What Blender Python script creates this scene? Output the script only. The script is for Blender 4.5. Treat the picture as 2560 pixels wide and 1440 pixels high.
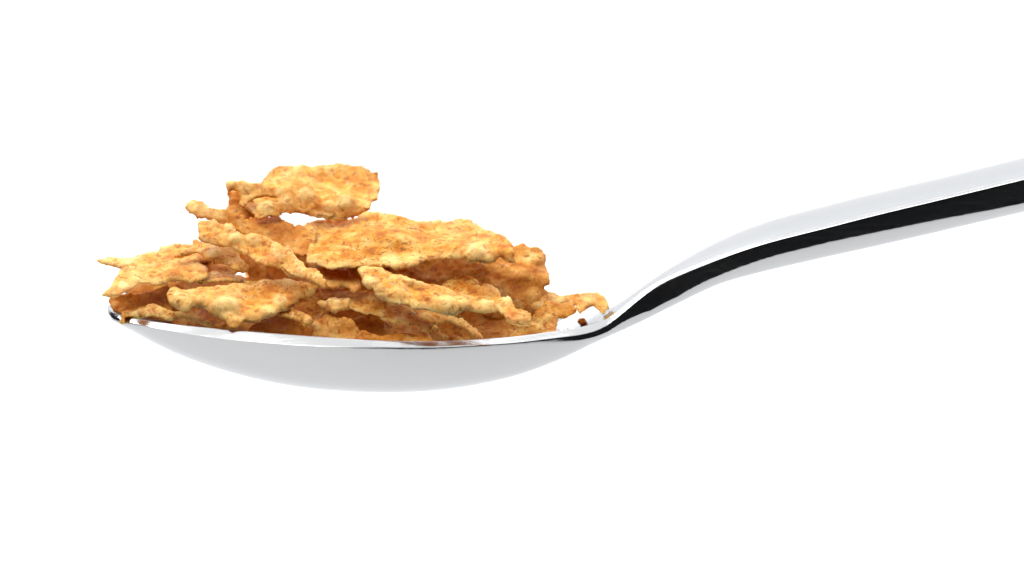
import bpy, math, random
import numpy as np
from mathutils import Vector, Matrix
from mathutils.geometry import delaunay_2d_cdt

sc = bpy.context.scene
for o in list(bpy.data.objects):
    bpy.data.objects.remove(o)
C = sc.collection

# ------------------------------------------------------------------ camera
MM = 0.001
S = 0.052                 # millimetres per photograph pixel at the focus plane
DIST = 700.0              # camera distance in mm
PITCH = math.radians(10.0)
SP, CP = math.sin(PITCH), math.cos(PITCH)
FWD = np.array([0, CP, -SP]); UP = np.array([0, SP, CP]); RIGHT = np.array([1.0, 0, 0])
cam = bpy.data.cameras.new('camera')
cam.sensor_width = 36.0
cam.lens = 36.0 * DIST / (2560 * S)
cam.clip_start = 0.01
cam.clip_end = 50
cam.dof.use_dof = True
cam.dof.focus_distance = (DIST - 9) * MM
cam.dof.aperture_fstop = 18
co = bpy.data.objects.new('camera', cam)
co.location = Vector(-FWD * DIST * MM)
co.rotation_euler = (math.pi / 2 - PITCH, 0, 0)
C.objects.link(co)
sc.camera = co

# ------------------------------------------------------------------ world, studio lamps and one added flake lamp
world = bpy.data.worlds.new('World')
sc.world = world
world.use_nodes = True
bg = world.node_tree.nodes['Background']
bg.inputs[0].default_value = (0.9, 0.95, 1.0, 1)
bg.inputs[1].default_value = 0.015

def area(name, loc, target, sx, sy, power, color=(1, 1, 1)):
    l = bpy.data.lights.new(name, 'AREA')
    l.shape = 'RECTANGLE'; l.size = sx; l.size_y = sy; l.energy = power; l.color = color
    o = bpy.data.objects.new(name, l)
    o.location = loc
    d = Vector(target) - Vector(loc)
    o.rotation_euler = d.to_track_quat('-Z', 'Y').to_euler()
    C.objects.link(o)
    return o
area('softbox_lamp', (-0.05, 0.13, 0.55), (-0.05, 0.13, 0.0), 1.90, 1.25, 10.5, (1.0, 0.985, 0.965))
area('flake_fill_lamp', (-0.22, -0.10, 0.52), (-0.03, 0.0, 0.0), 0.45, 0.45, 2.4, (1.0, 0.97, 0.93))  # added small lamp, there only to brighten and model the flakes
area('backdrop_lamp', (-0.7, 0.85, 0.80), (0.0, 1.35, 0.25), 0.5, 0.5, 18.0)
area('backdrop_lamp', (0.7, 0.85, 0.80), (0.0, 1.35, 0.25), 0.5, 0.5, 18.0)

sc.view_settings.view_transform = 'Standard'
sc.view_settings.look = 'None'
sc.view_settings.exposure = 0.0
sc.view_settings.gamma = 1.0
sc.view_settings.use_curve_mapping = False
sc.cycles.use_denoising = True
sc.cycles.max_bounces = 12
sc.cycles.diffuse_bounces = 6
sc.cycles.glossy_bounces = 6
sc.cycles.sample_clamp_indirect = 6.0

# ------------------------------------------------------------------ helpers
def px(x, y, d):
    """point seen at photograph pixel (x, y), d millimetres behind the focus plane -> mm"""
    x = np.asarray(x, float); y = np.asarray(y, float); d = np.asarray(d, float)
    k = S * (1 + d / DIST)
    return (d[..., None] * FWD + ((x - 1280) * k)[..., None] * RIGHT + ((720 - y) * k)[..., None] * UP)

def _hash(i, j, k, seed):
    h = (i.astype(np.int64) * 374761393 + j.astype(np.int64) * 668265263 + k.astype(np.int64) * 2147483647 + seed * 974711) & 0xFFFFFFFF
    h = ((h ^ (h >> 13)) * 1274126177) & 0xFFFFFFFF
    h = ((h ^ (h >> 16)) * 2246822519) & 0xFFFFFFFF
    return ((h ^ (h >> 15)) & 0xFFFFFF) / float(0xFFFFFF)

def noise(P, f, seed):
    """value noise -1..1, f cycles per mm"""
    Q = P * f + 37.13 * seed
    I = np.floor(Q); F = Q - I; I = I.astype(np.int64)
    F = F * F * F * (F * (F * 6 - 15) + 10)
    r = 0
    for a in (0, 1):
        wa = F[:, 0] if a else 1 - F[:, 0]
        for b in (0, 1):
            wb = F[:, 1] if b else 1 - F[:, 1]
            for c in (0, 1):
                wc = F[:, 2] if c else 1 - F[:, 2]
                r = r + wa * wb * wc * _hash(I[:, 0] + a, I[:, 1] + b, I[:, 2] + c, seed)
    return 2 * r - 1

def fbm(P, f, seed, n=3, g=0.5):
    r = 0; a = 1; t = 0
    for k in range(n):
        r = r + a * noise(P, f * 2.03 ** k, seed + 11 * k); t += a; a *= g
    return r / t

def cells(P, f, seed):
    """distance to the nearest of scattered points (in cell units)"""
    Q = P * f + 11.7 * seed
    I = np.floor(Q).astype(np.int64)
    best = np.full(len(P), 9.0)
    for a in (-1, 0, 1):
        for b in (-1, 0, 1):
            for c in (-1, 0, 1):
                i, j, k = I[:, 0] + a, I[:, 1] + b, I[:, 2] + c
                dx = i + _hash(i, j, k, seed) - Q[:, 0]
                dy = j + _hash(i, j, k, seed + 1) - Q[:, 1]
                dz = k + _hash(i, j, k, seed + 2) - Q[:, 2]
                best = np.minimum(best, dx * dx + dy * dy + dz * dz)
    return np.sqrt(best)

def pchip(xs, ys):
    f = pchip_exact(xs, ys)
    tx = np.linspace(xs[0], xs[-1], 4001); ty = f(tx)
    return lambda x: np.interp(x, tx, ty)

def pchip_exact(xs, ys):
    xs = np.array(xs, float); ys = np.array(ys, float)
    h = np.diff(xs); dl = np.diff(ys) / h
    m = np.zeros(len(xs))
    for i in range(1, len(xs) - 1):
        if dl[i - 1] * dl[i] > 0:
            w1 = 2 * h[i] + h[i - 1]; w2 = h[i] + 2 * h[i - 1]
            m[i] = (w1 + w2) / (w1 / dl[i - 1] + w2 / dl[i])
    m[0] = dl[0]; m[-1] = dl[-1]
    def f(x):
        x = np.clip(np.asarray(x, float), xs[0], xs[-1])
        i = np.clip(np.searchsorted(xs, x) - 1, 0, len(h) - 1)
        t = (x - xs[i]) / h[i]
        return ((1 + 2 * t) * (1 - t) ** 2 * ys[i] + t * (1 - t) ** 2 * h[i] * m[i]
                + t * t * (3 - 2 * t) * ys[i + 1] + t * t * (t - 1) * h[i] * m[i + 1])
    return f

def smoothed(f, x, r, n=9):
    return sum(f(x + r * k) * math.exp(-2 * k * k) for k in np.linspace(-1, 1, n)) / sum(math.exp(-2 * k * k) for k in np.linspace(-1, 1, n))

# ------------------------------------------------------------------ materials
def new_mat(name):
    m = bpy.data.materials.new(name); m.use_nodes = True
    nt = m.node_tree
    return m, nt, nt.nodes['Principled BSDF'], nt.nodes, nt.links

def mat_backdrop():
    m, nt, b, N, L = new_mat('white_paper')
    b.inputs['Base Color'].default_value = (0.66, 0.66, 0.66, 1)
    b.inputs['Roughness'].default_value = 0.9
    b.inputs['Specular IOR Level'].default_value = 0.1
    return m

def mat_steel():
    m, nt, b, N, L = new_mat('polished_steel')
    b.inputs['Metallic'].default_value = 1.0
    b.inputs['Base Color'].default_value = (0.53, 0.54, 0.556, 1)
    b.inputs['Specular Tint'].default_value = (0.72, 0.73, 0.745, 1)
    tc = N.new('ShaderNodeTexCoord')
    mp = N.new('ShaderNodeMapping'); mp.inputs['Scale'].default_value = (60, 900, 900)
    mp.inputs['Rotation'].default_value = (0, 0.24, 0)
    L.new(tc.outputs['Object'], mp.inputs['Vector'])
    n1 = N.new('ShaderNodeTexNoise'); n1.inputs['Scale'].default_value = 3.0; n1.inputs['Detail'].default_value = 4
    L.new(mp.outputs[0], n1.inputs['Vector'])
    mr = N.new('ShaderNodeMapRange'); mr.inputs[3].default_value = 0.06; mr.inputs[4].default_value = 0.24
    L.new(n1.outputs[0], mr.inputs[0]); L.new(mr.outputs[0], b.inputs['Roughness'])
    bp = N.new('ShaderNodeBump'); bp.inputs['Strength'].default_value = 0.6; bp.inputs['Distance'].default_value = 0.00004
    L.new(n1.outputs[0], bp.inputs['Height'])
    L.new(bp.outputs[0], b.inputs['Normal'])
    return m

def mat_flake(name='toasted_flake'):
    m, nt, b, N, L = new_mat(name)
    tc = N.new('ShaderNodeTexCoord'); oi = N.new('ShaderNodeObjectInfo')
    off = N.new('ShaderNodeVectorMath'); off.operation = 'MULTIPLY_ADD'
    comb = N.new('ShaderNodeCombineXYZ')
    for i in range(3): L.new(oi.outputs['Random'], comb.inputs[i])
    off.inputs[1].default_value = (0.31, 0.17, 0.23)
    L.new(comb.outputs[0], off.inputs[0]); L.new(tc.outputs['Object'], off.inputs[2])
    V = off.outputs[0]
    def ntex(scale, detail=3, rough=0.55, dist=0.0):
        n = N.new('ShaderNodeTexNoise'); n.inputs['Scale'].default_value = scale
        n.inputs['Detail'].default_value = detail; n.inputs['Roughness'].default_value = rough
        n.inputs['Distortion'].default_value = dist
        L.new(V, n.inputs['Vector']); return n.outputs[0]
    def ramp(fac, pts):
        r = N.new('ShaderNodeValToRGB'); e = r.color_ramp.elements
        while len(e) < len(pts): e.new(0.5)
        for q, (p, c) in zip(e, pts): q.position = p; q.color = (*c, 1) if len(c) == 3 else c
        L.new(fac, r.inputs[0]); return r.outputs[0]
    def mix(f, a, c, bt='MIX'):
        x = N.new('ShaderNodeMix'); x.data_type = 'RGBA'; x.blend_type = bt
        if isinstance(f, float): x.inputs[0].default_value = f
        else: L.new(f, x.inputs[0])
        for v, i in ((a, 6), (c, 7)):
            if isinstance(v, tuple): x.inputs[i].default_value = (*v, 1)
            else: L.new(v, x.inputs[i])
        return x.outputs[2]
    def math_(op, a, c, cl=False):
        x = N.new('ShaderNodeMath'); x.operation = op; x.use_clamp = cl
        for v, i in ((a, 0), (c, 1)):
            if isinstance(v, (int, float)): x.inputs[i].default_value = v
            else: L.new(v, x.inputs[i])
        return x.outputs[0]
    W = (1, 1, 1); K = (0, 0, 0)
    broad = ntex(480, 5, 0.6, 0.5)
    base = ramp(broad, [(0.36, (0.58, 0.18, 0.016)), (0.45, (0.74, 0.305, 0.037)), (0.54, (0.82, 0.42, 0.078)), (0.65, (0.89, 0.59, 0.19))])
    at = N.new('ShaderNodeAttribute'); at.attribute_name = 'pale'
    ed = N.new('ShaderNodeAttribute'); ed.attribute_name = 'toast_shade'
    pale_n = ramp(ntex(700, 3), [(0.3, (0.65,) * 3), (0.55, W)])
    pale_f = math_('MULTIPLY', at.outputs['Fac'], pale_n, True)
    col = mix(pale_f, base, (0.98, 0.715, 0.29))
    # toasted brown patches
    br = ramp(ntex(800, 5, 0.7, 1.0), [(0.52, K), (0.62, (0.85,) * 3)])
    brf = math_('MULTIPLY', br, math_('SUBTRACT', 1.0, math_('MULTIPLY', pale_f, 0.85)), True)
    col = mix(brf, col, (0.48, 0.145, 0.02))
    # bran specks
    sp = ramp(ntex(1150, 2, 0.5, 0.6), [(0.595, K), (0.65, (0.85,) * 3)])
    spf = math_('MULTIPLY', sp, math_('SUBTRACT', 1.0, math_('MULTIPLY', pale_f, 0.6)), True)
    col = mix(spf, col, (0.36, 0.10, 0.02))
    vo = N.new('ShaderNodeTexVoronoi'); vo.inputs['Scale'].default_value = 420; vo.inputs['Randomness'].default_value = 1
    L.new(V, vo.inputs['Vector'])
    fl = ramp(vo.outputs['Distance'], [(0.10, (0.8,) * 3), (0.17, K)])
    gate = ramp(ntex(260, 1), [(0.5, K), (0.56, W)])
    col = mix(math_('MULTIPLY', fl, gate, True), col, (0.34, 0.11, 0.03))
    # floury spots
    wh = ramp(ntex(520, 2, 0.5, 0.3), [(0.70, K), (0.78, (0.6,) * 3)])
    col = mix(wh, col, (0.80, 0.66, 0.42))
    tf = math_('MULTIPLY', math_('MULTIPLY', ed.outputs['Fac'], 0.85, True), math_('SUBTRACT', 1.0, math_('MULTIPLY', pale_f, 0.9)), True)  # baked brown, plus shade painted into low, buried and overhung flakes
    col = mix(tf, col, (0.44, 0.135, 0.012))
    # fine mealy grain, and some flakes baked darker than others
    gr = ramp(ntex(2600, 3, 0.65), [(0.36, (0.66, 0.54, 0.40)), (0.50, (0.96, 0.95, 0.93)), (0.68, (1.0, 1.0, 1.0))])
    col = mix(0.5, col, gr, 'MULTIPLY')
    col = mix(math_('MULTIPLY', oi.outputs['Random'], 0.2), col, (0.55, 0.19, 0.02))
    L.new(col, b.inputs['Base Color'])
    b.inputs['Roughness'].default_value = 0.45
    b.inputs['Specular IOR Level'].default_value = 0.1
    b.inputs['Subsurface Weight'].default_value = 0.6
    b.inputs['Subsurface Radius'].default_value = (1.0, 0.42, 0.10)
    b.inputs['Subsurface Scale'].default_value = 0.0007
    h1 = ntex(2400, 5, 0.7, 0.5)
    h2 = ntex(3200, 3, 0.6)
    hs = math_('ADD', math_('MULTIPLY', h1, 1.0), math_('MULTIPLY', h2, 0.45))
    bp = N.new('ShaderNodeBump'); bp.inputs['Strength'].default_value = 0.6; bp.inputs['Distance'].default_value = 0.00016
    L.new(hs, bp.inputs['Height']); L.new(bp.outputs[0], b.inputs['Normal'])
    return m

M_PAPER = mat_backdrop(); M_STEEL = mat_steel(); M_FLAKE = mat_flake()

# ------------------------------------------------------------------ backdrop: one white paper sweep under and behind
def build_backdrop():
    prof = [(y, -0.20) for y in np.linspace(-0.34, 1.0, 8)]
    R = 0.35
    prof += [(1.0 + R * math.sin(a), -0.20 + R * (1 - math.cos(a))) for a in np.linspace(0.1, math.pi / 2, 14)]
    prof += [(1.35, z) for z in np.linspace(0.3, 1.6, 5)]
    xs = np.linspace(-0.75, 0.75, 9)
    V = [(x, y, z) for (y, z) in prof for x in xs]
    n = len(xs)
    F = [(i * n + j, i * n + j + 1, (i + 1) * n + j + 1, (i + 1) * n + j) for i in range(len(prof) - 1) for j in range(n - 1)]
    me = bpy.data.meshes.new('backdrop'); me.from_pydata(V, [], F)
    for p in me.polygons: p.use_smooth = True
    me.materials.append(M_PAPER)
    o = bpy.data.objects.new('backdrop', me); C.objects.link(o)
    o['kind'] = 'structure'
    o['label'] = 'plain white paper backdrop behind and below the spoon'
build_backdrop()

# ------------------------------------------------------------------ spoon
TIP, NECK, XC = 268.0, 1560.0, 862.0
def w_bowl(x):
    x = np.asarray(x, float)
    a = 22.0 * np.sqrt(np.clip(1 - np.abs((XC - x) / (XC - TIP)) ** 2.0, 0, 1))
    u = np.clip((x - XC) / (NECK - XC), 0, 1)
    b = 3.2 + 18.8 * (0.5 * (1 + np.cos(np.pi * u))) ** 0.62
    return np.where(x < XC, a, b)
w_handle = pchip([1560, 1627, 1672, 1717, 1762, 1853, 1944, 2080, 2216, 2397, 2555, 3000, 3700, 3900, 4000, 4060],
                 [3.2, 2.7, 3.5, 4.7, 5.8, 7.1, 7.8, 8.1, 8.0, 7.8, 7.9, 9.0, 11.0, 10.8, 9.0, 5.5])
def half_width(x):
    return np.where(x < NECK, w_bowl(x), w_handle(x))
_TX = np.concatenate([TIP + 200 * np.linspace(0, 1, 400) ** 2, np.arange(469, 4062, 1.0)])
_TW = np.where(_TX < 1480, half_width(_TX), smoothed(half_width, _TX, np.clip(45.0 + (_TX - 1640) * 0.6, 45, 120)))
HW = lambda x: np.interp(x, _TX, _TW)
# height of the edge line: bowl (offset in px of the rim's mid plane above the frame centre), then handle near edge
rim_z = pchip([268, 353, 485, 620, 751, 884, 976, 1152, 1327, 1433, 1500, 1540],
              [-46, -42, -40, -42, -47, -55, -62, -75, -82, -82, -73, -60])
near_edge = pchip([1540, 1581, 1617, 1663, 1717, 1808, 1898, 2034, 2170, 2306, 2442, 2555, 3000, 3400, 4060],
                  [782, 752, 724, 697, 674, 636, 605, 572, 536.5, 504.5, 471.5, 444, 345, 275, 190])
def edge_z_raw(x):
    x = np.asarray(x, float)
    zb = rim_z(x) * S / CP
    zh = ((720 - near_edge(x)) * S + HW(x) * SP) / CP
    return np.where(x < 1540, zb, zh)
_TZ = smoothed(edge_z_raw, _TX, np.where(_TX < 420, 2.0, np.clip(45.0 + (_TX - 1680) * 0.5, 45, 110)))
EZ = lambda x: np.interp(x, _TX, _TZ)
bot_px = pchip([268, 285, 310, 350, 400, 450, 500, 560, 630, 700, 780, 850, 920, 980, 1040, 1100, 1180, 1250, 1330, 1400, 1490, 1604, 1694, 1808, 1898, 2034, 2170, 2306, 2442, 2555, 3000, 3400, 4060],
               [772, 798, 814, 836, 863, 886, 905, 925, 944, 959, 971, 977, 980.5, 981, 979.5, 975, 964, 950, 927, 899, 856, 804, 759, 707, 682, 650, 620, 589, 557, 531, 430, 355, 255])
# section recipe along the length: rim width, chamfer drop, upright side height, side slant, belly exponent, inner depth share
rim_w = pchip([268, 400, 900, 1300, 1450, 1560, 1700, 1900, 4060], [0.8, 1.5, 1.7, 1.6, 1.5, 0.8, 0.6, 0.7, 0.7])
cham = pchip([268, 353, 485, 620, 751, 884, 976, 1152, 1327, 1450, 1540, 1620, 1750, 4060], [0.4, 0.42, 0.75, 0.95, 1.0, 0.78, 0.56, 0.46, 0.58, 0.62, 0.5, 0.35, 0.28, 0.25])
side = pchip([268, 300, 420, 700, 860, 960, 1100, 1250, 1330, 1400, 1480, 1540, 1604, 1654, 1717, 1762, 1853, 1944, 2034, 2170, 2306, 2555, 4060],
             [0.6, 0.45, 0.03, 0.02, 0.10, 0.30, 0.38, 0.28, 0.35, 0.7, 0.85, 1.05, 2.1, 3.1, 2.5, 2.3, 2.15, 2.05, 2.05, 2.35, 2.6, 3.2, 2.6])
slant = pchip([268, 1380, 1480, 1560, 1650, 1800, 4060], [0.1, 0.05, -0.3, -0.3, -0.08, 0.06, 0.08])
belly = pchip([268, 500, 1300, 1500, 1650, 4060], [2.0, 2.15, 2.15, 2.2, 2.4, 2.4])

def corner(p0, p1, p2, r, n):
    a = p0 - p1; b = p2 - p1
    la, lb = np.linalg.norm(a), np.linalg.norm(b)
    ra, rb = min(r, la * 0.48), min(r, lb * 0.48)
    A = p1 + a / max(la, 1e-9) * ra; B = p1 + b / max(lb, 1e-9) * rb
    return [(1 - t) ** 2 * A + 2 * t * (1 - t) * p1 + t * t * B for t in np.linspace(0, 1, n)]

def half_section(x, dep, NI=26, NO=34):
    """points (y outward, z down from the edge line), from the middle of the top to the middle of the bottom"""
    w = float(HW(x)); rw = min(float(rim_w(x)), 0.45 * w); ch = min(float(cham(x)), 0.4 * dep); hs = min(float(side(x)), 0.6 * dep)
    bowlness = float(np.clip((1575 - x) / 270, 0, 1)); bowlness = bowlness ** 2 * (3 - 2 * bowlness)
    tipn = float(np.clip((x - TIP) / 30, 0, 1))
    di = bowlness * max(dep - 1.1, 0.0) * tipn - (1 - bowlness) * 0.35 * min(1, w / 8)
    wi = w - rw
    c1 = np.array([wi, 0.0]); c2 = np.array([w - 0.02 * w * 0, -ch]); c3 = np.array([w - float(slant(x)) * hs, -ch - hs])
    vi = np.sin(np.linspace(0, 1, NI) * math.pi / 2)
    inner = [np.array([v * wi, -di * (1 - v ** 2.2)]) for v in vi]
    q = float(belly(x)); D = dep - ch - hs
    vo = 1 - np.linspace(0, 1, NO) ** 1.7
    outer = [np.array([v * c3[0], c3[1] - D * (1 - v ** q) ** 0.86]) for v in vo]
    pts = inner[:-2]
    pts += corner(inner[-3], c1, c2, 0.35, 7)
    pts += corner(c1, c2, c3, 0.22, 6)
    r3 = min(0.3, 0.4 * hs + 0.02)
    L23 = max(float(np.linalg.norm(c3 - c2)), 1e-6)
    ta = min(0.22, 0.48 * L23) / L23 ; tb = 1 - min(r3, 0.48 * L23) / L23
    pts += [c2 * (1 - t) + c3 * t for t in (ta + (tb - ta) * q_ for q_ in (0.25, 0.5, 0.75))]
    pts += corner(c2, c3, outer[3], r3, 6)
    pts += outer[3:]
    return np.array(pts)

def silhouette_low(x, dep):
    p = half_section(x, dep)
    return float(np.min((float(EZ(x)) + p[:, 1]) * CP - p[:, 0] * SP))   # mm along screen up

def depth_for(x):
    want = (720 - float(bot_px(x))) * S
    lo, hi = 0.6, 16.0
    for _ in range(26):
        m = 0.5 * (lo + hi)
        if silhouette_low(x, m) > want: lo = m
        else: hi = m
    return 0.5 * (lo + hi)

def build_spoon():
    a = TIP + (560 - TIP) * (1 - np.cos(np.linspace(0.03, 1, 70) * math.pi / 2))
    a = TIP + 292 * np.linspace(0.012, 1, 80) ** 2
    xs = np.concatenate([a, np.arange(566, 1400, 9), np.arange(1400, 2000, 4.5), np.arange(2000, 3960, 16), 4060 - 100 * np.linspace(1, 0.01, 26) ** 2])
    deps = np.array([depth_for(x) for x in xs])
    for _ in range(3):                                     # ease out tiny solver steps
        deps[2:-2] = 0.25 * deps[1:-3] + 0.5 * deps[2:-2] + 0.25 * deps[3:-1]
    e = np.clip((4060 - xs) / 100, 0, 1); deps = deps * np.sqrt(np.clip(1 - (1 - e) ** 2, 0.02, 1))
    global BOWL_X, BOWL_D
    BOWL_X = xs
    BOWL_D = np.array([-half_section(x, dep)[0][1] for x, dep in zip(xs, deps)])
    V = []; n = None
    for x, dep in zip(xs, deps):
        h = half_section(x, dep)
        X = (x - 1280) * S; Z = float(EZ(x))
        loop = [(X, -p[0], Z + p[1]) for p in h] + [(X, p[0], Z + p[1]) for p in h[-2:0:-1]]
        n = len(loop); V += loop
    F = []
    m = len(xs)
    for i in range(m - 1):
        for j in range(n):
            k = (j + 1) % n
            F.append((i * n + j, (i + 1) * n + j, (i + 1) * n + k, i * n + k))
    V = np.array(V)
    c0 = V[:n].mean(0); c1 = V[-n:].mean(0)
    c0[0] = (TIP - 1280) * S; c1[0] = (4060 - 1280) * S
    V = np.vstack([V, c0, c1]); a0, a1 = m * n, m * n + 1
    for j in range(n):
        k = (j + 1) % n
        F.append((a0, j, k)); F.append((a1, (m - 1) * n + k, (m - 1) * n + j))
    base = np.array([(1000 - 1280) * S, 0, V[:, 2].min()])
    root = bpy.data.objects.new('spoon', None); root.location = base * MM; C.objects.link(root)
    root['label'] = 'polished steel tablespoon heaped with bran flakes, handle rising to the right'
    root['category'] = 'spoon'
    full = bpy.data.meshes.new('spoon_full'); full.from_pydata(((V - base) * MM).tolist(), [], F)
    full.update()
    import bmesh
    bm = bmesh.new(); bm.from_mesh(full); bmesh.ops.recalc_face_normals(bm, faces=bm.faces); bm.to_mesh(full); bm.free()
    full.update()
    nrm = np.zeros(len(V) * 3); full.vertices.foreach_get('normal', nrm); nrm = nrm.reshape(-1, 3)
    faces = [tuple(p.vertices) for p in full.polygons]
    cut = (1560 - 1280) * S
    fx = [np.mean([V[i][0] for i in f]) for f in faces]
    for name, keep in (('bowl', lambda v: v < cut), ('handle', lambda v: v >= cut)):
        sel = [f for f, v in zip(faces, fx) if keep(v)]
        ids = sorted({i for f in sel for i in f}); mp = {q: r for r, q in enumerate(ids)}
        me = bpy.data.meshes.new(name)
        me.from_pydata(((V[ids] - base) * MM).tolist(), [], [tuple(mp[i] for i in f) for f in sel])
        for p in me.polygons: p.use_smooth = True
        me.materials.append(M_STEEL)
        me.normals_split_custom_set_from_vertices([tuple(v) for v in nrm[ids]])
        o = bpy.data.objects.new(name, me); C.objects.link(o); o.parent = root
    bpy.data.meshes.remove(full)
build_spoon()

# ------------------------------------------------------------------ flakes
def spline(poly, step=3.2):
    P = np.array(poly, float); n = len(P); out = []
    for i in range(n):
        p0, p1, p2, p3 = P[i - 1], P[i], P[(i + 1) % n], P[(i + 2) % n]
        k = max(2, int(np.linalg.norm(p2 - p1) / step))
        for t in np.arange(k) / k:
            # centripetal-ish: blend of straight and Catmull-Rom keeps corners crisp
            cr = 0.5 * (2 * p1 + (p2 - p0) * t + (2 * p0 - 5 * p1 + 4 * p2 - p3) * t * t + (3 * p1 - p0 - 3 * p2 + p3) * t ** 3)
            out.append(0.75 * cr + 0.25 * (p1 * (1 - t) + p2 * t))
    return np.array(out)

def inside(P, poly):
    x, y = P[:, 0], P[:, 1]; r = np.zeros(len(P), bool)
    x1, y1 = poly[:, 0], poly[:, 1]; x2, y2 = np.roll(x1, -1), np.roll(y1, -1)
    for a, b, c, d in zip(x1, y1, x2, y2):
        if b == d: continue
        r ^= ((b > y) != (d > y)) & (x < (c - a) * (y - b) / (d - b) + a)
    return r

def min_dist(P, Q):
    r = np.full(len(P), 1e9)
    for i in range(0, len(Q), 64):
        d = ((P[:, None, :] - Q[None, i:i + 64, :]) ** 2).sum(2)
        r = np.minimum(r, d.min(1))
    return np.sqrt(r)

def vnormals(V, T):
    e1 = V[T[:, 1]] - V[T[:, 0]]; e2 = V[T[:, 2]] - V[T[:, 0]]
    fn = np.cross(e1, e2); N = np.zeros_like(V)
    for k in range(3): np.add.at(N, T[:, k], fn)
    return N / np.maximum(np.linalg.norm(N, axis=1, keepdims=True), 1e-12)

def inner_z(x_mm, y_mm):
    xp = x_mm / S + 1280
    w = HW(xp); rw = np.minimum(rim_w(xp), 0.45 * w); wi = np.maximum(w - rw, 0.05)
    di = np.interp(xp, BOWL_X, BOWL_D)
    return EZ(xp) - di * (1 - np.clip(np.abs(y_mm) / wi, 0, 1) ** 2.2), wi, w

def keep_in_bowl(A):
    """nothing may sink through the steel: slide back along the bowl first, else lift"""
    A = A.copy()
    xp = A[:, 0] / S + 1280
    for it in range(50):
        z, wi, w = inner_z(A[:, 0], A[:, 1])
        inx = (xp > TIP + 6) & (xp < 1590)
        bad = inx & (A[:, 2] < z + 0.12) & (A[:, 1] < 0) & (A[:, 1] > -w - 0.6)
        if not bad.any(): break
        A[bad] += (FWD + A[bad] / DIST) * 0.4
    z, wi, w = inner_z(A[:, 0], A[:, 1])
    bad = inx & (A[:, 2] < z + 0.12) & (np.abs(A[:, 1]) < w)
    A[bad, 2] = z[bad] + 0.12
    return A

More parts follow.
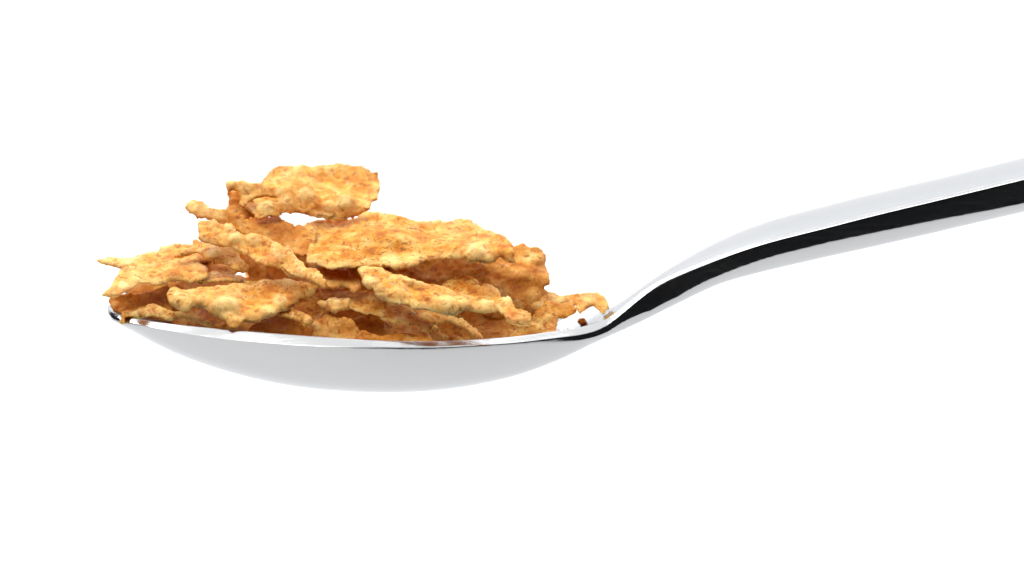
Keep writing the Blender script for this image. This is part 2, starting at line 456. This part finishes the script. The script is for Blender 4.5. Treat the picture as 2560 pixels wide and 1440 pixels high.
FLAKES = []
def flake(label, poly, d0, k, ax=0.0, lip=0, lipk=1.0, th=0.75, warp=0.5, bumps=(), pale=0.6, toast_shade=0.0, seed=None, sag=0.0, rough=1.0, group='bran flakes heaped on the spoon', name='bran_flake', cat='cereal flake', free=False, parent=None):
    """poly: outline as seen from the front; d0: depth of its middle (mm); k: how steeply it runs back; ax: slope to the right;
    lip: width of the front edge that rolls down; bumps: (x, y, radius px, height mm, paleness)"""
    if seed is None: seed = len(FLAKES) * 7 + 3
    rng = np.random.default_rng(seed)
    out = spline(poly)
    c = out.mean(0)
    # crumbly outline
    seg = np.roll(out, -1, 0) - np.roll(out, 1, 0)
    nr = np.stack([seg[:, 1], -seg[:, 0]], 1); nr /= np.maximum(np.linalg.norm(nr, axis=1, keepdims=True), 1e-9)
    o3 = np.c_[out, np.zeros(len(out))]
    jit = 2.3 * noise(o3, 1 / 13.0, seed + 5) + 1.3 * noise(o3, 1 / 6.0, seed + 6) + 0.9 * noise(o3, 1 / 3.4, seed + 9)
    out = out + nr * (jit * rough)[:, None]
    if not free:                                          # stop a little below the near rim line, out of sight inside the bowl
        out[:, 1] = np.minimum(out[:, 1], np.interp(out[:, 0], [268, 353, 485, 620, 751, 884, 976, 1152, 1327, 1433, 1503], [768, 803, 813, 827, 838, 849, 854, 854, 841, 829, 812]) + 5 + 1.5 * noise(o3, 1 / 9.0, seed + 8))
    lo, hi = out.min(0), out.max(0)
    g = 3.1
    gx = np.arange(lo[0], hi[0], g); gy = np.arange(lo[1], hi[1], g * 0.87)
    G = np.array([(x + (g / 2 if j % 2 else 0), y) for j, y in enumerate(gy) for x in gx])
    G = G + rng.uniform(-0.5, 0.5, G.shape)
    G = G[inside(G, out)]
    dd = min_dist(G, out)
    G = G[dd > 1.5]
    P2 = np.vstack([out, G]); nb = len(out)
    vs, es, fs, ov, _, _ = delaunay_2d_cdt([Vector(p) for p in P2], [], [list(range(nb))], 1, 1e-4)
    P2 = np.array([tuple(v) for v in vs]); T = np.array([list(f) for f in fs if len(f) == 3])
    bnd = np.zeros(len(P2), bool)
    for i, src in enumerate(ov):
        if any(s < nb for s in src): bnd[i] = True
    # depth
    xq = np.linspace(lo[0], hi[0], 120); yb = np.zeros(120)
    for i, xx in enumerate(xq):
        near = out[np.abs(out[:, 0] - xx) < (hi[0] - lo[0]) / 90 + 3]
        yb[i] = near[:, 1].max() if len(near) else c[1]
    kk = np.exp(-np.linspace(-2, 2, 9) ** 2); kk /= kk.sum()
    yb = np.convolve(np.pad(yb, 4, mode='edge'), kk, 'valid')
    def depth(P):
        d = d0 + ax * (P[:, 0] - c[0]) * S + k * (c[1] - P[:, 1]) * S
        if lip:
            q = np.interp(P[:, 0], xq, yb) - P[:, 1]
            z = np.clip(lip - q, 0, lip * 1.5)
            d = d + lipk * k * S * z * z / (2 * lip)
        u = (P - c) / np.maximum(hi - lo, 1) * 2
        return d + sag * (u ** 2).sum(1)
    V = px(P2[:, 0], P2[:, 1], depth(P2))
    # make triangles face the camera
    N = vnormals(V, T)
    if N[:, 1].mean() > 0: T = T[:, ::-1]; N = -N
    edge = min_dist(V, V[bnd])
    # whole-sheet warp
    wv = warp * (1.9 * fbm(V, 1 / 8.0, seed + 1, 2) + 0.42 * noise(V, 1 / 3.6, seed + 2))
    ruffle = 0.45 * noise(V, 1 / 3.0, seed + 12) * np.exp(-edge / 1.3) * (edge > 0)
    ray = V + FWD * DIST; ray /= np.linalg.norm(ray, axis=1, keepdims=True)
    V = V - ray * ((wv + 0.6 * ruffle) / np.maximum(np.abs(N @ FWD), 0.35))[:, None]
    V = V + N * (0.10 * warp * noise(V, 1 / 1.7, seed + 4) + 0.4 * ruffle)[:, None]
    N = vnormals(V, T)
    pal = np.zeros(len(V))
    if lip:
        qq = np.interp(P2[:, 0], xq, yb) - P2[:, 1]
        pal = 1.25 * pale * np.clip(1.2 - qq / (0.7 * lip), 0, 1) * np.clip(0.75 + 0.9 * fbm(V, 1 / 3.0, seed + 33, 2), 0, 1)
    for (bx, by, r, hgt, pl) in bumps:
        dd = np.sqrt(((P2 - (bx, by)) ** 2 * (1, 1.35)).sum(1)) / r
        dd = dd * (1 + 0.22 * noise(np.c_[P2, P2[:, :1] * 0], 1 / 16.0, seed + int(bx)))
        prof = np.clip(1 - dd ** 2, 0, 1) ** 1.4
        V = V + N * (0.6 * hgt * prof)[:, None]
        pal = np.maximum(pal, pl * np.clip(1.35 - dd, 0, 1))
    N = vnormals(V, T)
    # thickness, rolled rim, blisters
    rollm = 0.5 + 0.5 * np.clip(1.6 * fbm(V, 1 / 3.2, seed + 3, 2), -1, 1)
    roll = rollm * np.exp(-((edge - 0.5) / 0.7) ** 2)
    th = th * 0.48
    R = th * 0.5
    prof = np.sqrt(np.clip(1 - (1 - np.clip(edge / R, 0, 1)) ** 2, 0, 1))
    H = []
    for sgn in (1, -1):
        cc = cells(V, 1 / 1.9, seed + 20 + sgn); c2 = cells(V, 1 / 0.85, seed + 40 + sgn)
        gate = np.clip(2.6 * fbm(V, 1 / 4.0, seed + 60 + sgn, 2) - 0.5, 0, 1)
        bl = np.clip(0.62 - cc, 0, 1) ** 1.5 * 0.6 * gate + np.clip(0.55 - c2, 0, 1) ** 1.4 * 0.2
        h = th * (0.40 + 0.14 * roll) + bl * 0.5 + 0.05 * fbm(V, 1 / 1.1, seed + 80 + sgn, 3) + 0.03 * fbm(V, 1 / 0.45, seed + 90 + sgn, 2)
        h = h + 0.12 * (np.clip(1 - 2.2 * np.abs(fbm(V, 1 / 2.6, seed + 101 + sgn, 2)), 0, 1) ** 2 - 0.3) + 0.05 * (np.clip(1 - 2.2 * np.abs(noise(V, 1 / 0.9, seed + 111 + sgn)), 0, 1) - 0.4)
        H.append(np.maximum(h, 0.12) * prof)
        if sgn == 1:
            pal = np.maximum(pal, 0.8 * pale * np.clip(1.4 * roll - 0.15, 0, 1))
            pal = np.maximum(pal, 0.55 * pale * np.clip(3 * (np.clip(0.62 - cc, 0, 1) * gate - 0.1), 0, 1))
    top = V + N * H[0][:, None]
    bi = np.where(~bnd)[0]
    botid = np.arange(len(V)); botid[bi] = len(V) + np.arange(len(bi))
    bot = V[bi] - N[bi] * H[1][bi][:, None]
    A = np.vstack([top, bot])
    A = keep_in_bowl(A)
    T2 = botid[T][:, ::-1]
    bad = (T2[:, 0] == T[:, 2]) & (T2[:, 1] == T[:, 1]) & (T2[:, 2] == T[:, 0])
    TT = np.vstack([T, T2[~bad]])
    org = A.mean(0)
    me = bpy.data.meshes.new(name)
    me.from_pydata(((A - org) * MM).tolist(), [], TT.tolist())
    me.polygons.foreach_set('use_smooth', [True] * len(TT))
    for nm, arr in (('pale', np.r_[pal, pal[bi] * 0.7]), ('toast_shade', np.full(len(A), toast_shade) * np.clip(0.6 + 0.9 * fbm(A, 1 / 3.5, seed + 71, 2), 0, 1))):
        at = me.attributes.new(nm, 'FLOAT', 'POINT'); at.data.foreach_set('value', arr.astype(np.float32))
    me.materials.append(M_FLAKE)
    o = bpy.data.objects.new(name, me); o.location = Vector(org * MM); C.objects.link(o)
    if parent:
        o.parent = parent; o.location = Vector(org * MM) - parent.location
    else:
        o['label'] = label; o['category'] = cat
        if group: o['group'] = group
    FLAKES.append(o)
    return o

#FLAKES_BEGIN
top = flake('topmost pale golden bran flake with a wavy rolled front edge', [(612,470),(640,462),(652,457),(661,444),(679,425),(691,416),(712,417),(737,415),(766,412),(775,416),(802,412),(852,409),(880,414),(901,416),(924,423),(929,431),(944,431),(945,448),(951,466),(947,485),(947,500),(929,507),(922,525),(890,530),(850,530),(802,525),(760,515),(700,518),(640,536),(604,505)],
      7.5, 1.9, bumps=[(800,450,24,-0.6,0),(860,470,22,-0.5,0),(740,440,30,0.4,0.2),(900,440,20,0.4,0.2)], pale=0.6, warp=0.7)
flake('', [(565,456),(573,452),(596,454),(612,452),(619,457),(645,462),(675,466),(700,470),(728,466),(748,462),(766,456),(780,466),(788,482),(800,492),(818,496),(838,488),(860,486),(880,496),(900,515),(924,522),(901,538),(868,547),(844,549),(802,544),(776,539),(750,530),(725,535),(714,533),(697,539),(661,544),(642,549),(634,545),(642,528),(640,515),(655,505),(690,498),(668,490),(640,497),(622,508),(606,520),(598,500),(600,482),(584,478),(571,482),(565,470)],
      1.2, 0.7, ax=0.03, lip=0, bumps=[(862,512,26,0.9,1),(825,516,22,0.5,0.9),(765,490,26,0.7,0.9),(665,522,24,0.8,1),(614,470,22,0.6,0.9),(575,464,12,0.5,1),(715,505,24,0.4,0.8),(700,482,14,0.2,1)], pale=0.9, th=0.85, warp=0.4, name='curled_edge', parent=top)
flake('', [(571,478),(600,476),(625,490),(640,510),(640,535),(632,552),(612,552),(592,544),(575,535),(566,528),(571,507)],
      4.0, 0.6, toast_shade=0.7, pale=0.3, name='folded_corner', parent=top)
flake('bran flake with a pale finger-like stalk pointing left below the topmost flake', [(465,523),(469,512),(479,506),(505,509),(521,519),(543,524),(564,528),(581,537),(602,540),(616,549),(642,547),(691,540),(703,547),(717,556),(738,566),(762,561),(774,558),(790,585),(790,618),(774,640),(738,640),(717,625),(686,611),(651,600),(616,594),(592,580),(557,565),(526,549),(495,546),(477,535)],
      -1, 1.2, ax=0.15, bumps=[(482,522,26,0.5,1),(512,530,26,0.4,1),(545,540,22,0.3,0.8)], pale=0.5, toast_shade=0.9, th=0.8)  # strong browning paints in the shade below the topmost flake
flake('long diagonal bran flake strip with a pale blister, running down right from the stalk', [(497,554),(524,553),(533,550),(545,559),(562,559),(571,558),(585,566),(597,585),(609,589),(634,585),(656,589),(686,603),(708,615),(727,625),(741,643),(759,658),(769,674),(786,671),(800,688),(821,712),(818,723),(790,712),(764,697),(731,693),(712,683),(700,670),(668,664),(642,658),(616,641),(594,629),(578,617),(557,618),(529,611),(502,604),(497,587)],
      -9, 1.2, ax=-0.15, lip=22, bumps=[(587,600,18,0.9,1),(634,602,20,0.6,0.9),(570,574,12,0.5,0.9),(536,570,14,0.5,0.4),(700,640,24,0.5,0.5)], pale=0.8, th=0.9)
flake('broad golden bran flake lying across the top right of the heap', [(768,566),(787,553),(827,550),(888,547),(909,532),(959,533),(996,540),(1038,551),(1088,553),(1136,550),(1157,547),(1178,554),(1202,569),(1231,578),(1255,587),(1276,606),(1284,627),(1289,658),(1265,653),(1249,643),(1236,656),(1210,658),(1175,656),(1160,645),(1117,650),(1070,653),(1030,669),(993,675),(970,671),(946,669),(898,665),(880,671),(851,669),(830,674),(795,664),(766,658),(770,629),(780,598)],
      -4, 2.0, lip=26, bumps=[(1192,634,32,0.8,1),(1222,646,14,0.4,0.9),(980,660,28,0.5,1),(1140,575,30,0.4,0.3),(1040,650,24,0.2,0.6)], pale=0.75, warp=0.6)
flake('upright knobbly orange bran flake at the right end of the heap', [(1230,600),(1284,616),(1307,609),(1326,619),(1347,619),(1365,640),(1365,664),(1373,690),(1373,711),(1360,719),(1368,732),(1368,753),(1350,785),(1326,793),(1290,806),(1200,790),(1100,750),(1020,705),(1030,655),(1150,612)],
      1.5, 0.75, ax=0.1, th=0.95, warp=0.8, toast_shade=0.45, pale=0.45, bumps=[(1340,650,22,0.6,0.3),(1330,740,24,0.6,0.2),(1300,690,26,0.6,0.1),(1345,770,20,0.6,0.7),(1220,700,40,-0.6,0),(1240,725,28,0.5,0.3)])
flake('long bran flake at the front right, drooping over the lower flakes', [(894,675),(902,669),(920,666),(952,670),(984,686),(1008,691),(1031,701),(1071,710),(1097,713),(1119,720),(1135,733),(1164,737),(1190,742),(1215,748),(1240,750),(1260,744),(1274,745),(1279,758),(1291,772),(1323,784),(1328,796),(1322,814),(1299,814),(1275,808),(1260,787),(1244,779),(1212,785),(1192,781),(1180,776),(1152,779),(1138,788),(1116,787),(1097,784),(1068,777),(1033,776),(1023,763),(983,761),(964,753),(948,747),(937,736),(934,721),(920,723),(905,710),(904,693)],
      -13, 1.5, ax=0.12, lip=30, bumps=[(925,705,18,0.5,1),(1110,765,26,0.5,0.7),(1160,765,18,0.4,0.6),(1215,765,26,0.4,0.9),(1270,755,14,0.5,0.9),(1305,798,18,0.4,0.4),(1000,730,24,0.4,0.4)], pale=0.85, th=0.9)
flake('smooth amber bran flake fold peeping out behind the long front flake', [(1105,712),(1125,698),(1160,688),(1192,700),(1200,716),(1214,709),(1236,719),(1252,738),(1240,764),(1150,760),(1110,738)],
      -7, 1.0, lip=0, toast_shade=0.2, pale=0.3, warp=0.3, th=0.6, bumps=[(1222,730,22,0.5,0.3)])
flake('thin sunken bran flake edge curving below the long front right flake', [(1020,760),(1060,770),(1110,780),(1132,790),(1156,803),(1189,822),(1200,832),(1206,852),(1180,852),(1173,835),(1159,824),(1140,814),(1119,806),(1092,813),(1073,810),(1052,802),(1034,785)],
      -8.5, 1.2, ax=0.2, lip=14, pale=0.6, toast_shade=0.2, bumps=[(1062,796,14,0.4,0.8)])
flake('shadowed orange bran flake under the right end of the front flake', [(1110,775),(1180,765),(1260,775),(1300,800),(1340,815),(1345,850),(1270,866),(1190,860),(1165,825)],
      -4, 1.0, toast_shade=0.85, pale=0.3, warp=0.6)  # shade under the front flake is put into its colour
flake('ragged orange bran flake resting on the bowl wall at far right', [(1350,770),(1366,752),(1400,758),(1434,756),(1440,775),(1432,786),(1418,795),(1398,796),(1390,806),(1387,825),(1384,838),(1340,852),(1300,858),(1288,820),(1325,802)],
      -3, 1.0, toast_shade=0.3, pale=0.4, bumps=[(1368,800,14,0.5,0.5),(1340,825,20,0.5,0.3)], th=0.9)
flake('small pale bran flake jutting right toward the spoon neck', [(1350,735),(1367,731),(1382,730),(1390,734),(1401,739),(1425,738),(1434,735),(1454,734),(1489,733),(1494,731),(1501,738),(1513,746),(1517,754),(1525,767),(1524,772),(1515,773),(1510,785),(1496,777),(1483,768),(1470,772),(1458,778),(1450,784),(1445,783),(1440,764),(1430,759),(1413,760),(1398,768),(1386,770),(1378,762),(1360,760)],
      3, 1.6, lip=14, pale=1.0, th=0.55, warp=0.3, bumps=[(1470,750,24,0.3,0.8),(1400,755,18,0.3,0.8)])
flake('frothy-edged bran flake slanting through the lower middle of the heap', [(793,758),(801,750),(813,752),(827,744),(846,744),(872,748),(892,745),(920,742),(948,748),(984,760),(1022,764),(1039,784),(1052,800),(1078,809),(1081,818),(1066,832),(1039,817),(1008,812),(984,809),(964,801),(947,790),(928,785),(912,785),(896,780),(878,772),(856,776),(840,782),(827,779),(811,772),(798,764)],
      -10, 1.7, ax=0.08, lip=12, toast_shade=0.3, pale=0.9, bumps=[(824,759,10,0.5,1),(842,762,11,0.6,1),(868,755,9,0.4,1),(955,786,10,0.3,1)], th=0.8)
flake('orange bran flake tucked under the left corner of the broad top flake', [(775,670),(801,663),(856,665),(869,680),(881,692),(901,701),(900,729),(886,734),(870,722),(856,718),(833,725),(812,721),(790,705)],
      -6.5, 1.5, lip=14, toast_shade=0.45, pale=0.5)
flake('pointed pale bran flake sticking out furthest left', [(243,651),(273,646),(305,645),(335,643),(351,636),(381,629),(394,627),(404,616),(420,614),(437,610),(461,613),(483,610),(520,622),(530,650),(480,662),(412,664),(384,674),(338,675),(310,673),(289,667),(269,666),(255,660)],
      1, 2.6, ax=0.1, lip=14, pale=0.95, th=0.65, bumps=[(420,645,16,0.4,0.0),(320,658,22,0.3,1),(270,656,14,0.2,1)], warp=0.35)
flake('hood-shaped bran flake arching over the left side gap', [(437,644),(445,633),(470,623),(483,611),(481,603),(489,598),(499,603),(519,606),(560,612),(578,616),(592,637),(608,655),(622,669),(618,683),(606,683),(584,677),(568,664),(552,659),(535,660),(525,651),(509,649),(502,638),(494,632),(475,637),(453,644)],
      -3, 1.7, ax=-0.1, lip=14, pale=0.7, bumps=[(540,634,22,0.4,0.8),(470,631,12,0.3,0.7)])
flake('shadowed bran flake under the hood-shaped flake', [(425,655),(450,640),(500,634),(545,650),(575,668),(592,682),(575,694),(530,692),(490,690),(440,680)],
      1.5, 1.6, toast_shade=0.4, pale=0.2)
flake('second bran flake from the left tip, broad with a pointed left corner', [(255,738),(273,721),(283,705),(289,692),(305,672),(330,670),(371,670),(391,664),(411,656),(437,654),(479,652),(502,659),(515,669),(522,682),(522,692),(509,702),(478,710),(466,703),(442,702),(420,705),(404,711),(374,708),(347,709),(325,726),(305,736),(286,743),(269,743)],
      -6, 2.4, ax=0.05, lip=18, pale=0.9, bumps=[(340,690,24,0.4,0.7),(430,676,22,0.3,0.0),(310,718,18,0.3,1),(292,690,9,0.4,0)], th=0.75, warp=0.4)
flake('thin bran flake sliver wedged in the middle left of the heap', [(505,690),(529,678),(552,684),(584,687),(604,688),(616,703),(609,707),(584,703),(560,705),(529,704),(496,711)],
      -4, 2.6, pale=0.7, th=0.6, warp=0.2)
flake('cupped bran flake at the front left with a big pale blister', [(417,734),(429,718),(445,718),(457,724),(484,722),(509,716),(544,715),(605,708),(634,705),(669,697),(700,700),(720,698),(742,705),(771,708),(793,718),(787,732),(769,745),(747,749),(746,759),(722,775),(701,778),(683,790),(667,796),(640,808),(611,808),(601,813),(591,821),(574,821),(560,801),(540,792),(525,784),(517,771),(509,769),(496,771),(486,762),(464,777),(437,769),(421,757)],
      -11.5, 2.0, lip=40, bumps=[(566,768,34,1.4,1),(582,800,16,0.4,0.6),(448,750,24,0.8,0.6),(500,755,14,0.4,0.7),(700,756,18,0.5,1),(672,780,20,0.4,0.9),(625,738,48,-1.3,0),(725,715,22,0.5,0.3)], pale=0.8, toast_shade=0.12, th=0.85)
flake('curved pale bran flake lip hanging over the spoon tip rim', [(299,807),(301,798),(307,780),(346,770),(375,760),(391,760),(411,773),(428,778),(460,780),(491,788),(516,797),(530,808),(516,816),(502,811),(484,804),(458,796),(437,801),(420,802),(400,796),(379,790),(346,799),(328,809),(310,813)],
      -9, 1.2, ax=-0.02, lip=20, pale=0.95, bumps=[(340,790,18,0.4,1),(400,780,16,0.3,0.8)], th=0.75, warp=0.3, free=True)
flake('brown bran flake standing just inside the spoon tip', [(272,753),(278,744),(310,737),(373,728),(410,716),(425,720),(430,755),(425,800),(385,797),(335,796),(305,800),(299,798),(283,775)],
      -4, 0.9, ax=-0.05, toast_shade=0.95, pale=0.3, bumps=[(292,765,14,0.4,0.4)])
flake('short twig-like bran flake fragment low in the front centre', [(690,780),(705,776),(730,773),(748,780),(771,786),(783,802),(777,816),(763,817),(748,804),(716,793),(698,792)],
      -12.5, 0.8, pale=0.6, toast_shade=0.2, bumps=[(770,803,13,0.5,0.7)], th=0.9)
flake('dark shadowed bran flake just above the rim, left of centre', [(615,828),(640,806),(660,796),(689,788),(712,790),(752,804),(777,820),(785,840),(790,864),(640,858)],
      -10, 0.9, toast_shade=1.15, pale=0.15, warp=0.7)  # low in the heap: extra brown stands in for shade
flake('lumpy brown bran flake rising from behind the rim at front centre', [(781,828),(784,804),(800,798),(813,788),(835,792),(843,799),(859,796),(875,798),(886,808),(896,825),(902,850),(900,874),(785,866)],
      -12, 0.8, toast_shade=0.80, pale=0.5, bumps=[(792,818,13,0.5,0.8),(840,820,24,0.5,0.2),(880,815,14,0.4,0.2)])  # colour darkened to suggest the shade behind the rim
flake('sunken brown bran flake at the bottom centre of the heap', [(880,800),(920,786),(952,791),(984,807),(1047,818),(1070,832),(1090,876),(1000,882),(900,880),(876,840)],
      -8, 1.0, toast_shade=0.85, pale=0.3, warp=0.7)  # bottom of the heap, its shade painted as brown
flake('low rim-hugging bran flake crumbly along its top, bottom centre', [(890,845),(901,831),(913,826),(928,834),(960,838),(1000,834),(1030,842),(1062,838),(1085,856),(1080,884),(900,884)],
      -13.5, 0.7, toast_shade=0.70, pale=0.4, warp=0.5)  # browned to carry the shade low along the rim
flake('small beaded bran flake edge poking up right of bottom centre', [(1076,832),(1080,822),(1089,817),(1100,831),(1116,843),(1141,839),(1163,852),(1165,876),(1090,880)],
      -11, 0.8, pale=0.8, toast_shade=0.1, bumps=[(1087,826,9,0.4,1),(1110,845,10,0.4,0.9)])
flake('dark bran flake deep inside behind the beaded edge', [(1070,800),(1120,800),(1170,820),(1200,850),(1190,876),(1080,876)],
      -6, 0.7, toast_shade=1.15, pale=0.1)  # dark tone painted for the shaded depth of the heap
flake('shade-darkened bran flake buried at the left of the heap', [(300,720),(420,690),(520,690),(610,694),(640,720),(620,790),(560,830),(440,812),(400,770)],
      5, 0.8, toast_shade=1.05, pale=0.1, warp=0.8)  # gap shade on the left painted as heavy browning
flake('shade-darkened bran flake buried below the diagonal strip', [(575,716),(622,692),(606,664),(576,622),(660,602),(720,608),(800,618),(835,720),(815,800),(760,845),(640,845),(590,800)],
      4, 0.7, toast_shade=1.05, pale=0.1, warp=0.8)  # heavy browning paints the dark gaps under the strip
flake('shade-darkened bran flake buried below the broad top flake', [(740,625),(860,630),(950,640),(1040,640),(1115,655),(1110,720),(1080,800),(1020,850),(900,855),(800,840),(770,760)],
      5, 0.6, toast_shade=0.95, pale=0.1, warp=0.8)  # browned so the gaps under the top flake look shaded
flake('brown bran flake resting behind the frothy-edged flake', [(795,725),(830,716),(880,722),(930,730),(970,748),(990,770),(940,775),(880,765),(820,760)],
      -4.5, 1.2, toast_shade=0.85, pale=0.2)
# the far half of the heap, mostly hidden behind the front flakes
flake('bran flake at the back of the heap behind the broad top flake', [(800,600),(860,585),(960,580),(1060,590),(1180,600),(1250,622),(1240,650),(1150,655),(1000,660),(860,655),(805,635)],
      11, 3.6, toast_shade=0.4, pale=0.3, warp=0.3)
flake('bran flake at the back of the heap behind the knobbly upright flake', [(1010,690),(1100,672),(1220,668),(1320,680),(1345,715),(1310,752),(1200,770),(1080,765),(1015,735)],
      11, 3.0, toast_shade=0.5, pale=0.3, warp=0.3)
flake('bran flake at the back of the heap behind the diagonal strip', [(610,655),(660,628),(740,630),(800,650),(810,700),(770,735),(680,740),(625,712)],
      11, 2.8, toast_shade=0.5, pale=0.3, warp=0.3)
flake('bran flake at the back of the heap behind the left flakes', [(330,715),(400,690),(480,688),(560,700),(590,730),(540,765),(430,765),(350,750)],
      9.5, 2.6, toast_shade=0.5, pale=0.3, warp=0.3)
flake('bran flake at the back of the heap low behind the frothy-edged flake', [(700,760),(780,740),(880,735),(980,745),(1040,770),(1020,810),(900,825),(780,815),(715,795)],
      9.5, 2.4, toast_shade=0.6, pale=0.3, warp=0.3)

def build_crumb(x, y, r):
    import bmesh
    lo, hi = -20.0, 20.0                                   # where the line of sight meets the steel
    for _ in range(40):
        m = 0.5 * (lo + hi); p = px(x, y, m)
        if p[2] > inner_z(p[0], p[1])[0]: lo = m
        else: hi = m
    c = px(x, y, lo); c[2] += r * 0.55
    bm = bmesh.new(); bmesh.ops.create_icosphere(bm, subdivisions=4, radius=1.0)
    P = np.array([tuple(v.co) for v in bm.verts])
    f = 1 + 0.38 * fbm(P, 1.1, 5, 3) + 0.16 * noise(P, 3.0, 9)
    P = P * f[:, None] * np.array([r, r * 0.9, r * 0.8])
    for v, q in zip(bm.verts, P): v.co = q * MM
    me = bpy.data.meshes.new('crumb'); bm.to_mesh(me); bm.free()
    for p in me.polygons: p.use_smooth = True
    at = me.attributes.new('pale', 'FLOAT', 'POINT')
    at = me.attributes.new('toast_shade', 'FLOAT', 'POINT'); at.data.foreach_set('value', [0.9] * len(me.vertices))
    me.materials.append(M_FLAKE)
    o = bpy.data.objects.new('crumb', me); o.location = Vector(c * MM); C.objects.link(o)
    o['label'] = 'small brown crumb lying in the empty part of the bowl'; o['category'] = 'crumb'
build_crumb(1455, 810, 0.58)
#FLAKES_END
